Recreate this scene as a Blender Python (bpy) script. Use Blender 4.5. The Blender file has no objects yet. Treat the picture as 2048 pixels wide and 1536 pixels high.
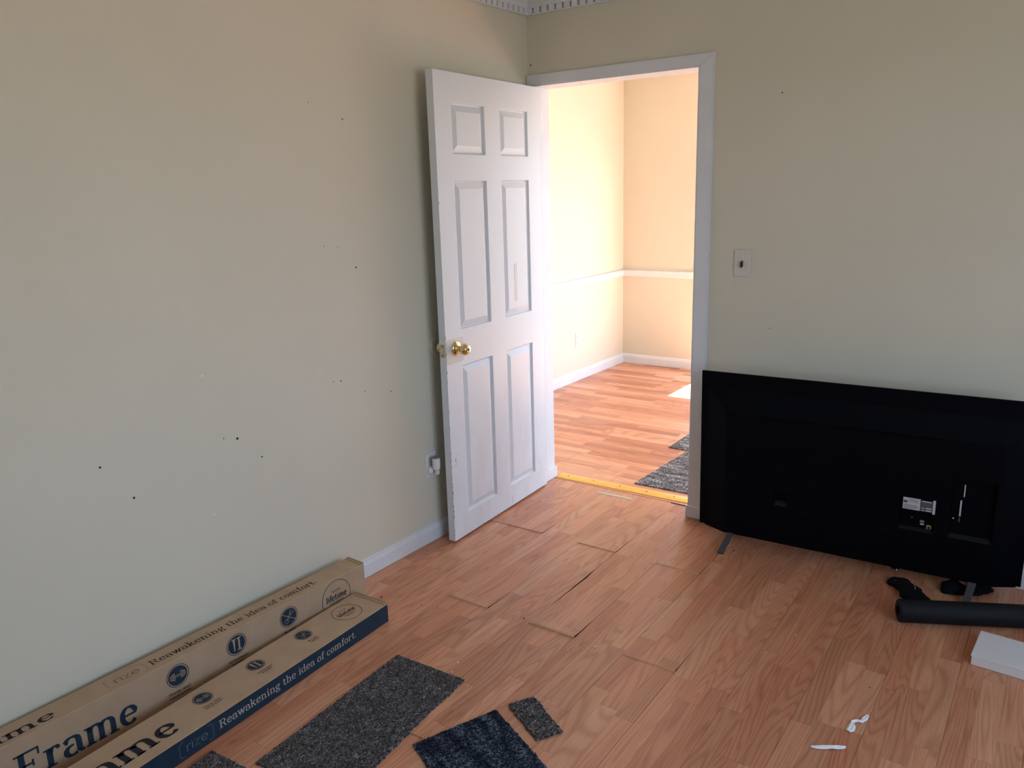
import bpy, bmesh, math, random
from mathutils import Vector, Matrix
import numpy as np
random.seed(7)
rng = np.random.default_rng(5)
S = bpy.context.scene
COL = S.collection

# ------------------------------------------------------------------ camera
R = Vector((0.81916338, 0.57283121, -0.02890957))
D = Vector((0.11284008, -0.21037291, -0.9710872))
F = Vector((-0.56235085, 0.79221692, -0.2369681))
cd = bpy.data.cameras.new('camera'); cam = bpy.data.objects.new('camera', cd); COL.objects.link(cam)
cd.sensor_width = 36.0; cd.lens = 1579.53 / 2048 * 36.0; cd.clip_start = 0.02
m = Matrix((( R.x, -D.x, -F.x, 2.26957), (R.y, -D.y, -F.y, -3.40512), (R.z, -D.z, -F.z, 1.55809), (0, 0, 0, 1)))
cam.matrix_world = m
S.camera = cam

# ------------------------------------------------------------------ world, sun, exposure
S.view_settings.view_transform = 'Standard'; S.view_settings.look = 'None'
S.view_settings.gamma = 1.0; S.view_settings.use_curve_mapping = False
S.view_settings.exposure = 0.31
W = bpy.data.worlds.new('sky'); S.world = W; W.use_nodes = True
wn = W.node_tree; bg = wn.nodes['Background']
tc = wn.nodes.new('ShaderNodeTexCoord'); sx = wn.nodes.new('ShaderNodeSeparateXYZ'); cr = wn.nodes.new('ShaderNodeValToRGB')
wn.links.new(tc.outputs['Generated'], sx.inputs[0])
mp = wn.nodes.new('ShaderNodeMapRange'); mp.inputs[1].default_value = -1; mp.inputs[2].default_value = 1
wn.links.new(sx.outputs['Z'], mp.inputs[0]); wn.links.new(mp.outputs[0], cr.inputs[0]); wn.links.new(cr.outputs[0], bg.inputs['Color'])
e = cr.color_ramp.elements
e[0].position = 0.0; e[0].color = (0.52, 0.51, 0.50, 1)
e[1].position = 1.0; e[1].color = (0.46, 0.66, 1.0, 1)
for p, c in ((0.495, (0.60, 0.59, 0.58, 1)), (0.505, (0.69, 0.835, 1.06, 1)), (0.7, (0.58, 0.77, 1.08, 1))):
    q = e.new(p); q.color = c
bg.inputs['Strength'].default_value = 5.6
sd = bpy.data.lights.new('sun', 'SUN'); sun = bpy.data.objects.new('sun', sd); COL.objects.link(sun)
sd.energy = 56.0; sd.angle = math.radians(0.6); sd.color = (1.0, 0.97, 0.93)
SUN_EL = math.radians(62)
sun.rotation_euler = Vector((0.0, -math.cos(SUN_EL), -math.sin(SUN_EL))).to_track_quat('-Z', 'Y').to_euler()
sun.location = (1, 6, 5)
def portal(name, loc, size, dirv):
    ld = bpy.data.lights.new(name, 'AREA'); ld.shape = 'RECTANGLE'; ld.size = size[0]; ld.size_y = size[1]
    ld.cycles.is_portal = True
    o = bpy.data.objects.new(name, ld); COL.objects.link(o); o.location = loc
    o.rotation_euler = Vector(dirv).to_track_quat('-Z', 'Z' if False else 'Y').to_euler()
# openings that let the daylight in: (wall, range) used again by the walls below
RX = 3.7; FY = -4.5                      # right wall x, front wall y
WIN1 = (-3.3, -1.35, 0.75, 2.1)          # y0,y1,z0,z1 on right wall
WIN2 = (0.9, 2.6, 0.8, 2.1)              # x0,x1,z0,z1 on front wall (behind the camera)
HX0, HX1 = -1.015, 3.7; HY0, HY1 = 0.125, 2.996
GL = (-0.19, 2.10, 0.04, 2.03)           # glass door in the next room: x0,x1,z0,z1 on far wall
WIN3 = (0.35, 2.75, 0.30, 2.15)              # y0,y1,z0,z1 on next room right wall
portal('daylight_portal_right', (RX + .13, (WIN1[0]+WIN1[1])/2, (WIN1[2]+WIN1[3])/2), (WIN1[1]-WIN1[0], WIN1[3]-WIN1[2]), (-1, 0, 0))
portal('daylight_portal_far', ((GL[0]+GL[1])/2, HY1 + .13, (GL[2]+GL[3])/2), (GL[1]-GL[0], GL[3]-GL[2]), (0, -1, 0))
portal('daylight_portal_next', (HX1 + .13, (WIN3[0]+WIN3[1])/2, (WIN3[2]+WIN3[3])/2), (WIN3[1]-WIN3[0], WIN3[3]-WIN3[2]), (-1, 0, 0))

# ------------------------------------------------------------------ helpers
def mat(name, col, rough=0.5, metal=0.0, spec=0.5, bump=0.0, bscale=200.0, var=0.0, vscale=3.0):
    m = bpy.data.materials.new(name); m.use_nodes = True; n = m.node_tree; b = n.nodes['Principled BSDF']
    b.inputs['Base Color'].default_value = (*col, 1); b.inputs['Roughness'].default_value = rough
    b.inputs['Metallic'].default_value = metal; b.inputs['Specular IOR Level'].default_value = spec
    geo = None
    if bump or var:
        geo = n.nodes.new('ShaderNodeNewGeometry')
    if bump:
        t = n.nodes.new('ShaderNodeTexNoise'); t.inputs['Scale'].default_value = bscale; t.inputs['Detail'].default_value = 3
        bp = n.nodes.new('ShaderNodeBump'); bp.inputs['Strength'].default_value = bump; bp.inputs['Distance'].default_value = 0.002
        n.links.new(geo.outputs['Position'], t.inputs['Vector']); n.links.new(t.outputs[0], bp.inputs['Height']); n.links.new(bp.outputs[0], b.inputs['Normal'])
    if var:
        t = n.nodes.new('ShaderNodeTexNoise'); t.inputs['Scale'].default_value = vscale; t.inputs['Detail'].default_value = 5
        mx = n.nodes.new('ShaderNodeMapRange'); mx.inputs[1].default_value = .3; mx.inputs[2].default_value = .7
        mx.inputs[3].default_value = 1 - var; mx.inputs[4].default_value = 1 + var
        mul = n.nodes.new('ShaderNodeVectorMath'); mul.operation = 'SCALE'; mul.inputs[0].default_value = col
        n.links.new(geo.outputs['Position'], t.inputs['Vector']); n.links.new(t.outputs[0], mx.inputs[0]); n.links.new(mx.outputs[0], mul.inputs['Scale'])
        n.links.new(mul.outputs[0], b.inputs['Base Color'])
    return m

class NB:
    """tiny node helper"""
    def __init__(s, m): s.t = m.node_tree; s.b = s.t.nodes['Principled BSDF']
    def lk(s, a, b): s.t.links.new(a, b)
    def math(s, op, a, b=None, c=None):
        n = s.t.nodes.new('ShaderNodeMath'); n.operation = op
        for i, v in enumerate((a, b, c)):
            if v is None: continue
            if isinstance(v, (int, float)): n.inputs[i].default_value = v
            else: s.lk(v, n.inputs[i])
        return n.outputs[0]
    def vec(s, x, y, z):
        n = s.t.nodes.new('ShaderNodeCombineXYZ')
        for i, v in enumerate((x, y, z)):
            if isinstance(v, (int, float)): n.inputs[i].default_value = v
            else: s.lk(v, n.inputs[i])
        return n.outputs[0]
    def noise(s, v, scale=1.0, det=2.0, rough=.5, dist=0.0):
        n = s.t.nodes.new('ShaderNodeTexNoise'); n.inputs['Scale'].default_value = scale; n.inputs['Detail'].default_value = det
        n.inputs['Roughness'].default_value = rough; n.inputs['Distortion'].default_value = dist
        s.lk(v, n.inputs['Vector']); return n.outputs[0]
    def white(s, v):
        n = s.t.nodes.new('ShaderNodeTexWhiteNoise'); n.noise_dimensions = '3D'; s.lk(v, n.inputs['Vector']); return n.outputs['Value']
    def ramp(s, f, stops):
        n = s.t.nodes.new('ShaderNodeValToRGB'); e = n.color_ramp.elements
        e[0].position, e[0].color = stops[0][0], (*stops[0][1], 1); e[1].position, e[1].color = stops[-1][0], (*stops[-1][1], 1)
        for p, c in stops[1:-1]:
            q = e.new(p); q.color = (*c, 1)
        s.lk(f, n.inputs[0]); return n.outputs[0]
    def mix(s, f, a, b, mode='MIX'):
        n = s.t.nodes.new('ShaderNodeMix'); n.data_type = 'RGBA'; n.blend_type = mode
        if isinstance(f, (int, float)): n.inputs[0].default_value = f
        else: s.lk(f, n.inputs[0])
        for i, v in ((6, a), (7, b)):
            if isinstance(v, tuple): n.inputs[i].default_value = (*v, 1)
            else: s.lk(v, n.inputs[i])
        return n.outputs[2]
    def pos(s):
        g = s.t.nodes.new('ShaderNodeNewGeometry'); q = s.t.nodes.new('ShaderNodeSeparateXYZ'); s.lk(g.outputs['Position'], q.inputs[0]); return q.outputs
    def bump(s, h, strength, dist=.001):
        n = s.t.nodes.new('ShaderNodeBump'); n.inputs['Strength'].default_value = strength; n.inputs['Distance'].default_value = dist
        s.lk(h, n.inputs['Height']); s.lk(n.outputs[0], s.b.inputs['Normal'])

def wood(name, along_x, gain=1.0):
    m = mat(name, (.5, .3, .2), rough=.36, spec=.45); n = NB(m); P = n.pos()
    a, b = (P['Y'], P['X']) if not along_x else (P['X'], P['Y'])     # a = along the plank, b = across
    off = -0.0 if not along_x else -0.21
    u = n.math('DIVIDE', n.math('SUBTRACT', b, off), .193/3)
    sid = n.math('FLOOR', u)
    r1 = n.white(n.vec(sid, 3.3, 1.0))
    v = n.math('ADD', n.math('DIVIDE', a, n.math('ADD', .34, n.math('MULTIPLY', r1, .22))), n.math('MULTIPLY', r1, 17.0))
    pid = n.math('FLOOR', v)
    r2 = n.white(n.vec(sid, pid, 5.0)); r3 = n.white(n.vec(pid, sid, 9.0))
    sh = n.math('MULTIPLY', r2, 40.0)
    freq = n.math('ADD', 5.0, n.math('MULTIPLY', r3, 11.0))
    nz = n.noise(n.vec(n.math('MULTIPLY', b, freq), n.math('ADD', n.math('MULTIPLY', a, .9), sh), sh), 1.0, 1.0, .35, .1)
    ring = n.math('SINE', n.math('MULTIPLY', nz, 130.0))
    ring = n.math('POWER', n.math('ADD', .5, n.math('MULTIPLY', ring, .5)), 2.4)
    fib = n.noise(n.vec(n.math('MULTIPLY', b, 330.0), n.math('MULTIPLY', a, 9.0), sh), 1.0, 3.0, .6)
    blot = n.noise(n.vec(n.math('MULTIPLY', b, 20.0), n.math('MULTIPLY', a, 3.0), sh), 1.0, 2.0)
    k = n.math('ADD', n.math('MULTIPLY', ring, -.17), n.math('MULTIPLY', fib, .40))
    k = n.math('ADD', n.math('ADD', k, .27), n.math('MULTIPLY', blot, .25))
    k = n.math('ADD', k, n.math('MULTIPLY', n.math('SUBTRACT', r2, .5), .55 if along_x else .27))
    g = gain
    col = n.ramp(k, [(.20, (.36*g, .135*g, .070*g)), (.44, (.50*g, .225*g, .125*g)), (.64, (.62*g, .315*g, .183*g)), (.92, (.74*g, .44*g, .28*g))])
    # redder and yellower boards
    col = n.mix(n.math('MULTIPLY', r3, .55), col, n.mix(1.0, col, (1.14, .90, .82), 'MULTIPLY'))
    # fine printed seam between the strips
    fr = n.math('FRACT', u); e1 = n.math('LESS_THAN', fr, .018)
    fv = n.math('FRACT', v); e2 = n.math('LESS_THAN', fv, .0035)
    ed = n.math('MULTIPLY', n.math('MAXIMUM', e1, e2), .35)
    col = n.mix(ed, col, (.13, .06, .035))
    n.lk(col, n.b.inputs['Base Color'])
    ro = n.math('ADD', .28, n.math('MULTIPLY', n.noise(n.vec(n.math('MULTIPLY', b, 3.0), n.math('MULTIPLY', a, 3.0), 0.0), 1.0, 3.0), .14))
    n.lk(ro, n.b.inputs['Roughness']); n.bump(n.math('ADD', fib, n.math('MULTIPLY', ring, .3)), .12, .0006)
    return m

def carpet(name, dark, mid, light, speck, stripes=0.0, ang=0.0):
    m = mat(name, mid, rough=.95, spec=.1); n = NB(m); P = n.pos()
    ca, sa = math.cos(ang), math.sin(ang)
    u = n.math('ADD', n.math('MULTIPLY', P['X'], ca), n.math('MULTIPLY', P['Y'], sa))
    v = n.math('SUBTRACT', n.math('MULTIPLY', P['Y'], ca), n.math('MULTIPLY', P['X'], sa))
    sc = n.vec(n.math('MULTIPLY', u, 330.0), n.math('MULTIPLY', v, 210.0), 0.0)
    vo = n.t.nodes.new('ShaderNodeTexVoronoi'); vo.inputs['Scale'].default_value = 1.0; n.lk(sc, vo.inputs['Vector'])
    wr = n.t.nodes.new('ShaderNodeSeparateColor'); n.lk(vo.outputs['Color'], wr.inputs[0])
    f = n.math('ADD', n.math('MULTIPLY', wr.outputs[0], .55), n.math('MULTIPLY', n.noise(n.vec(n.math('MULTIPLY', u, 60.), n.math('MULTIPLY', v, 25.), 0.), 1., 2.), .45))
    if stripes:
        st = n.noise(n.vec(n.math('MULTIPLY', u, 9.0), n.math('MULTIPLY', v, 34.0), 1.3), 1.0, 2.5, .6)
        st = n.math('MULTIPLY', n.math('SUBTRACT', st, .5), stripes)
        f = n.math('ADD', f, st)
    edge = n.math('MULTIPLY', vo.outputs['Distance'], 1.0)
    col = n.ramp(f, [(.2, dark), (.45, mid), (.68, light), (speck, tuple(min(1, c*2.6) for c in light))])
    col = n.mix(n.math('MULTIPLY', n.math('GREATER_THAN', edge, .62), .5), col, dark)
    n.lk(col, n.b.inputs['Base Color']); n.bump(n.math('SUBTRACT', 1.0, edge), 1.0, .002)
    return m

M = {}
M['wall'] = mat('cream_wall_paint', (.700, .680, .560), rough=.62, spec=.25, bump=.12, bscale=260, var=.025, vscale=1.6)
M['ceil'] = mat('white_ceiling_paint', (.80, .79, .75), rough=.85, spec=.2)
M['trim'] = mat('white_gloss_trim', (.74, .775, .81), rough=.38, spec=.45, bump=.15, bscale=60, var=.03, vscale=9)
M['hole'] = mat('dark_hole', (.02, .018, .015), rough=.9)
M['spot'] = mat('filler_spot', (.88, .86, .80), rough=.8)
M['floor'] = wood('laminate_oak_room', False)
M['hfloor'] = wood('laminate_oak_next_room', True, 1.05)
M['hdf'] = mat('fibreboard_edge', (.86, .58, .36), rough=.85)
M['sub'] = mat('underlay', (.06, .04, .03), rough=.9)
M['brass'] = mat('polished_brass', (.84, .67, .33), rough=.16, metal=1.0)
M['dullbrass'] = mat('dull_brass', (.66, .56, .36), rough=.35, metal=.9)
M['gold'] = mat('gold_threshold', (.86, .55, .13), rough=.38, metal=.55, var=.05, vscale=30)
M['screw'] = mat('dark_screw', (.16, .10, .04), rough=.5, metal=.6)
M['kraft'] = mat('kraft_cardboard', (.47, .335, .22), rough=.8, spec=.2, bump=.15, bscale=90, var=.06, vscale=14)
M['kraft2'] = mat('kraft_cardboard_edge', (.52, .38, .25), rough=.85, spec=.2)
M['navy'] = mat('navy_print', (.012, .033, .058), rough=.6, spec=.3, var=.12, vscale=20)
M['ink'] = mat('black_print', (.018, .020, .028), rough=.7, spec=.2)
M['inkf'] = mat('faded_print', (.20, .135, .085), rough=.7, spec=.2)
M['cream'] = mat('cream_print', (.52, .46, .40), rough=.7)
M['line'] = mat('thin_line_print', (.14, .20, .28), rough=.7)
M['plate'] = mat('ivory_plastic', (.68, .65, .60), rough=.35)
M['wplast'] = mat('white_plastic', (.80, .80, .80), rough=.3)
M['gplast'] = mat('grey_plastic', (.22, .21, .23), rough=.4)
M['blk'] = mat('black_plastic', (.008, .008, .009), rough=.4)
M['tv'] = mat('tv_back_plastic', (.0020, .0024, .0045), rough=.55, spec=.06, bump=.1, bscale=900)
M['tvs'] = mat('tv_screen', (.001, .001, .001), rough=.6, spec=.03)
M['ledge'] = mat('tv_bezel_lit_ledge', (.016, .016, .019), rough=.5, spec=.2)  # bezel and screws; on recess ledges the paler tone paints caught light
M['foot'] = mat('tv_foot_plastic', (.045, .05, .058), rough=.42)
M['label'] = mat('label_paper', (.55, .55, .58), rough=.5)
M['label2'] = mat('label_grey', (.09, .09, .10), rough=.5)
M['chrome'] = mat('chrome', (.85, .85, .85), rough=.12, metal=1)
M['foam'] = mat('black_foam', (.008, .0095, .013), rough=.6, spec=.22, bump=.5, bscale=500, var=.2, vscale=200)
M['sock'] = mat('black_knit', (.007, .007, .009), rough=.95, spec=.1, bump=.8, bscale=500)
M['sockl'] = mat('grey_yarn', (.42, .42, .42), rough=.9)
M['wbox'] = mat('white_card', (.78, .77, .77), rough=.5)
M['wboxe'] = mat('white_card_edge', (.60, .52, .48), rough=.8)
M['tissue'] = mat('white_paper', (.90, .90, .92), rough=.75)
M['tape'] = mat('masking_tape', (.62, .52, .38), rough=.7)
M['patch'] = mat('bare_patch', (.66, .65, .62), rough=.45)
M['dirt'] = mat('scuff_mark', (.10, .08, .07), rough=.9)
M['crumb'] = mat('pale_crumb', (.80, .74, .66), rough=.8)
M['crumbd'] = mat('dark_crumb', (.05, .025, .015), rough=.9)
M['doorw'] = mat('white_door_paint', (.74, .80, .85), rough=.36, spec=.45)
n = NB(M['doorw']); P = n.pos()
gr = n.noise(n.vec(n.math('MULTIPLY', P['X'], 120.), n.math('MULTIPLY', P['Y'], 120.), n.math('MULTIPLY', P['Z'], 9.)), 1., 3., .6, .4)
dz = n.math('SUBTRACT', 1.0, n.math('MULTIPLY', P['Z'], 1.1))           # scuffs gather low on the door
dn = n.noise(n.vec(n.math('MULTIPLY', P['X'], 6.), n.math('MULTIPLY', P['Y'], 6.), n.math('MULTIPLY', P['Z'], 3.)), 1., 6., .7)
msk = n.math('MULTIPLY', n.math('MAXIMUM', dz, 0.12), n.math('MAXIMUM', n.math('MULTIPLY', n.math('SUBTRACT', dn, .45), 1.6), 0.0))
n.lk(n.mix(msk, (.74, .80, .85), (.56, .51, .50)), n.b.inputs['Base Color']); n.bump(gr, .22, .0008)
M['cA'] = carpet('charcoal_loop_pile', (.026, .025, .027), (.085, .080, .081), (.165, .155, .155), .86)
M['cB'] = carpet('navy_loop_pile', (.005, .008, .016), (.015, .021, .040), (.060, .075, .105), .80, stripes=1.1, ang=math.radians(-25))
M['cH'] = carpet('grey_streaked_pile', (.045, .045, .048), (.13, .13, .13), (.32, .32, .32), .85, stripes=.9)

def link(o, parent=None):
    COL.objects.link(o)
    if parent is not None: o.parent = parent
    return o
def mobj(name, verts, faces, mats, parent=None, fm=None, smooth=False):
    me = bpy.data.meshes.new(name); me.from_pydata([tuple(v) for v in verts], [], faces)
    for mm in (mats if isinstance(mats, (list, tuple)) else [mats]): me.materials.append(mm)
    if fm is not None: me.polygons.foreach_set('material_index', fm)
    if smooth: me.polygons.foreach_set('use_smooth', [True]*len(me.polygons))
    me.update()
    return link(bpy.data.objects.new(name, me), parent)
def bobj(name, bm, mats, parent=None, smooth=False):
    bmesh.ops.recalc_face_normals(bm, faces=bm.faces)
    me = bpy.data.meshes.new(name); bm.to_mesh(me); bm.free()
    for mm in (mats if isinstance(mats, (list, tuple)) else [mats]): me.materials.append(mm)
    if smooth:
        me.polygons.foreach_set('use_smooth', [True]*len(me.polygons))
    return link(bpy.data.objects.new(name, me), parent)
def bbox(bm, x0, x1, y0, y1, z0, z1, bev=0.0, M4=None, mi=0, seg=1):
    r = bmesh.ops.create_cube(bm, size=1)
    vs = r['verts']
    for v in vs: v.co = Vector(((x0+x1)/2 + v.co.x*(x1-x0), (y0+y1)/2 + v.co.y*(y1-y0), (z0+z1)/2 + v.co.z*(z1-z0)))
    fs = {f for v in vs for f in v.link_faces}
    if bev:
        es = list({e for v in vs for e in v.link_edges})
        rr = bmesh.ops.bevel(bm, geom=es, offset=bev, segments=seg, affect='EDGES', profile=.5)
        vs = list({v for f in rr['faces'] for v in f.verts} | {v for v in vs if v.is_valid}); fs = {f for v in vs for f in v.link_faces}
    for f in fs: f.material_index = mi
    if M4 is not None:
        for v in vs: v.co = M4 @ v.co
    return vs
def cyl(bm, p0, p1, r0, r1=None, n=24, caps=True):
    p0 = Vector(p0); p1 = Vector(p1); r1 = r0 if r1 is None else r1; d = (p1-p0)
    q = d.to_track_quat('Z', 'Y'); A = []; B = []
    for i in range(n):
        a = 2*math.pi*i/n; w = q @ Vector((math.cos(a), math.sin(a), 0))
        A.append(bm.verts.new(p0+w*r0)); B.append(bm.verts.new(p1+w*r1))
    for i in range(n): bm.faces.new((A[i], A[(i+1) % n], B[(i+1) % n], B[i]))
    if caps: bm.faces.new(A[::-1]); bm.faces.new(B)
def lathe(bm, p0, axis, prof, n=32):
    """prof: list of (distance along axis, radius)"""
    q = Vector(axis).to_track_quat('Z', 'Y'); p0 = Vector(p0); rings = []
    for d, r in prof:
        rings.append([bm.verts.new(p0 + q @ Vector((math.cos(2*math.pi*i/n)*max(r, 1e-5), math.sin(2*math.pi*i/n)*max(r, 1e-5), d))) for i in range(n)])
    for a, b in zip(rings, rings[1:]):
        for i in range(n): bm.faces.new((a[i], a[(i+1) % n], b[(i+1) % n], b[i]))
    bm.faces.new(rings[0][::-1]); bm.faces.new(rings[-1])
def empty(name, loc=(0, 0, 0)):
    o = bpy.data.objects.new(name, None); o.empty_display_size = .1; COL.objects.link(o); o.location = loc; return o
def adopt(root, kids):
    """parent world-space meshes to a root empty, keeping them where they are"""
    for k in kids:
        k.parent = root; k.matrix_parent_inverse = Matrix.Identity(4)
        k.data.transform(Matrix.Translation(-root.location))
def tag(o, label, cat, group=None, kind=None):
    o['label'] = label; o['category'] = cat
    if group: o['group'] = group
    if kind: o['kind'] = kind
    return o
def struct(o): o['kind'] = 'structure'; return o
def boxo(name, dims, m, parent=None, bev=0.0, M4=None):
    bm = bmesh.new(); bbox(bm, *dims, bev=bev, M4=M4); return bobj(name, bm, m, parent)

# ------------------------------------------------------------------ room shell
LA = -0.0115                              # the left wall is a touch out of square
def lx(y, off=0.0): return LA*(-y) + off  # x of the left wall face at y
CZ = 2.47; CB = 2.368                     # ceiling, underside of the crown moulding
def wall_with_holes(name, axis, face, back, a0, a1, z0, z1, holes):
    """wall slab: axis 'x' -> runs along x with faces at y=face/back; holes (a0,a1,z0,z1)"""
    As = sorted({a0, a1, *[h[0] for h in holes], *[h[1] for h in holes]}); Zs = sorted({z0, z1, *[h[2] for h in holes], *[h[3] for h in holes]})
    solid = lambda i, j: 0 <= i < len(As)-1 and 0 <= j < len(Zs)-1 and not any(h[0]-1e-6 <= As[i] and As[i+1] <= h[1]+1e-6 and h[2]-1e-6 <= Zs[j] and Zs[j+1] <= h[3]+1e-6 for h in holes)
    bm = bmesh.new(); V = {}
    def P(i, j, s):
        if (i, j, s) not in V:
            p = (As[i], face if s == 0 else back, Zs[j]) if axis == 'x' else (face if s == 0 else back, As[i], Zs[j])
            V[(i, j, s)] = bm.verts.new(p)
        return V[(i, j, s)]
    for i in range(len(As)-1):
        for j in range(len(Zs)-1):
            if not solid(i, j): continue
            for s in (0, 1): bm.faces.new((P(i, j, s), P(i+1, j, s), P(i+1, j+1, s), P(i, j+1, s)))
            if not solid(i-1, j): bm.faces.new((P(i, j, 0), P(i, j, 1), P(i, j+1, 1), P(i, j+1, 0)))
            if not solid(i+1, j): bm.faces.new((P(i+1, j, 0), P(i+1, j, 1), P(i+1, j+1, 1), P(i+1, j+1, 0)))
            if not solid(i, j-1): bm.faces.new((P(i, j, 0), P(i+1, j, 0), P(i+1, j, 1), P(i, j, 1)))
            if not solid(i, j+1): bm.faces.new((P(i, j+1, 0), P(i+1, j+1, 0), P(i+1, j+1, 1), P(i, j+1, 1)))
    return struct(bobj(name, bm, M['wall']))
JX0, JX1, JH = 0.0366, 0.8815, 2.047      # clear door opening
wb = wall_with_holes('wall_back', 'x', 0.0, HY0, HX0, RX, 0, CZ, [(JX0-.02, JX1+.02, 0, JH+.02)])
wr_ = wall_with_holes('wall_right', 'y', RX, RX+.13, FY, 0.0, 0, CZ, [WIN1])
wf = wall_with_holes('wall_front', 'x', FY, FY-.13, -.2, RX+.13, 0, CZ, [])
wl = struct(mobj('wall_left', [(lx(0), 0, 0), (lx(FY), FY, 0), (lx(FY)-.12, FY, 0), (-.12, 0, 0), (lx(0), 0, CZ), (lx(FY), FY, CZ), (lx(FY)-.12, FY, CZ), (-.12, 0, CZ)],
                 [(0, 1, 5, 4), (1, 2, 6, 5), (2, 3, 7, 6), (3, 0, 4, 7), (0, 3, 2, 1), (4, 5, 6, 7)], M['wall']))
wnl = wall_with_holes('wall_next_room_left', 'y', HX0, HX0-.12, HY0, HY1+.13, 0, CZ, [])
wnf = wall_with_holes('wall_next_room_far', 'x', HY1, HY1+.13, HX0, RX+.13, 0, CZ, [GL])
wnr = wall_with_holes('wall_next_room_right', 'y', RX, RX+.13, HY0, HY1, 0, CZ, [WIN3])
struct(boxo('ceiling', (-1.2, RX+.13, FY-.13, HY1+.13, CZ, CZ+.1), M['ceil']))
def window(name, a0, a1, z0, z1, axis, c, bars):
    root = struct(empty(name, ((a0+a1)/2, c, z0) if axis == 'x' else (c, (a0+a1)/2, z0))); kids = []
    def bar(nm, p0, p1, q0, q1, d=.03):
        dims = (p0, p1, c-d, c+d, q0, q1) if axis == 'x' else (c-d, c+d, p0, p1, q0, q1)
        kids.append(boxo(nm, dims, M['trim'], bev=.003))
    w = .045
    bar('window_frame', a0, a1, z0, z0+w); bar('window_frame', a0, a1, z1-w, z1); bar('window_frame', a0, a0+w, z0+w, z1-w); bar('window_frame', a1-w, a1, z0+w, z1-w)
    for kx in range(1, bars+1):
        x = a0 + (a1-a0)*kx/(bars+1); bar('mullion', x-.02, x+.02, z0+w, z1-w, .025)
    adopt(root, kids)
window('window_1', *WIN1, 'y', RX+.09, 1)
window('window_2', *WIN3, 'y', RX+.09, 1)
# frame of the glass door in the next room (only its daylight is seen from here)
window('door_2', *GL, 'x', HY1+.09, 0)

# ------------------------------------------------------------------ floors: laminate planks, each its own piece
PW, PL = .193, 1.38
fl = struct(boxo('floor', (-1.2, RX+.13, FY-.13, .11, -.06, -.009), M['sub']))
hf = struct(boxo('floor_next_room', (-1.2, RX+.13, .112, HY1+.13, -.06, -.009), M['sub']))
def plank(x0, x1, y0, y1, m, parent, lift=None, side=None, dz=0.0, wedge=None):
    """lift: mm raised at the y0 end"""
    g = .0003; b = .0006; T = 0.0 + dz
    ax = (x1-x0) < (y1-y0)
    if ax: L = [y0+g, y0+g+min(.03, (y1-y0)/4), y0+g+min(.16, (y1-y0)/2), y1-g]
    else: L = [y0+g, y1-g]
    if wedge: L[3:3] = [y0+.42, y0+.50]
    vs = []; 
    for i, y in enumerate(L):
        k = 0.0
        if lift and ax: k = lift*(1.0, .62, 0, 0, 0, 0)[i]
        wl_ = 0.0
        if wedge: wl_ = wedge*(0.1, 0.1, .15, 1.0, .1, 0)[i]
        e = b if i in (0, len(L)-1) else 0
        for xx, zz in ((x0+g+wl_, -.008), (x0+g+wl_, T-b), (x0+g+b+wl_, T), (x1-g-b, T), (x1-g, T-b), (x1-g, -.008)):
            vs.append((xx, y, zz + (k if zz > -.004 else k)))
    fs = []; fm = []
    for i in range(len(L)-1):
        o = i*6
        for j in range(5):
            fs.append((o+j, o+j+1, o+j+7, o+j+6)); fm.append(0 if j in (1, 2, 3) else 2)
    fs.append((0, 5, 4, 3, 2, 1)); fm.append(1); o = (len(L)-1)*6; fs.append((o, o+1, o+2, o+3, o+4, o+5)); fm.append(1)
    return mobj('plank', vs, fs, [m, M['hdf'], M['sub']], parent, fm)
LIFT = {(0, -.545): .003, (1, -.545): .0042, (3, -.545): .0036, (5, -.545): .003, (2, -1.24): .0052, (4, -1.225): .0075, (6, -1.215): .0048, (10, -1.2): .002}
ncol = int(math.ceil(RX/PW))
EY = .108
for ci in range(ncol):
    x0 = max(ci*PW, 0.0) if ci else -.06; x1 = min((ci+1)*PW, RX)
    base = -.545 if (ci % 2 == 1 or ci == 0) else -1.23
    joints = sorted([base + k*PL for k in range(-4, 3) if FY < base + k*PL < EY - .02] )
    ys = [FY] + joints + [EY]
    inside = (x1 > JX0 and x0 < JX1)
    for a, b in zip(ys, ys[1:]):
        bb = b if b != EY else (EY if inside and x1 < .97 and x0 < .87 else -.002)
        if ci == 0 and b == EY: bb = EY
        lf = None
        for (cc, jy), hh in LIFT.items():
            if cc == ci and abs(a-jy) < .03: lf = hh
        if bb - a < .02: continue
        y0_, y1_ = a, bb
        plank(x0, x1, y0_, y1_, M['floor'], fl, lift=lf, wedge=(.0065 if (ci == 4 and abs(a+1.23) < .03) else None))
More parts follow.
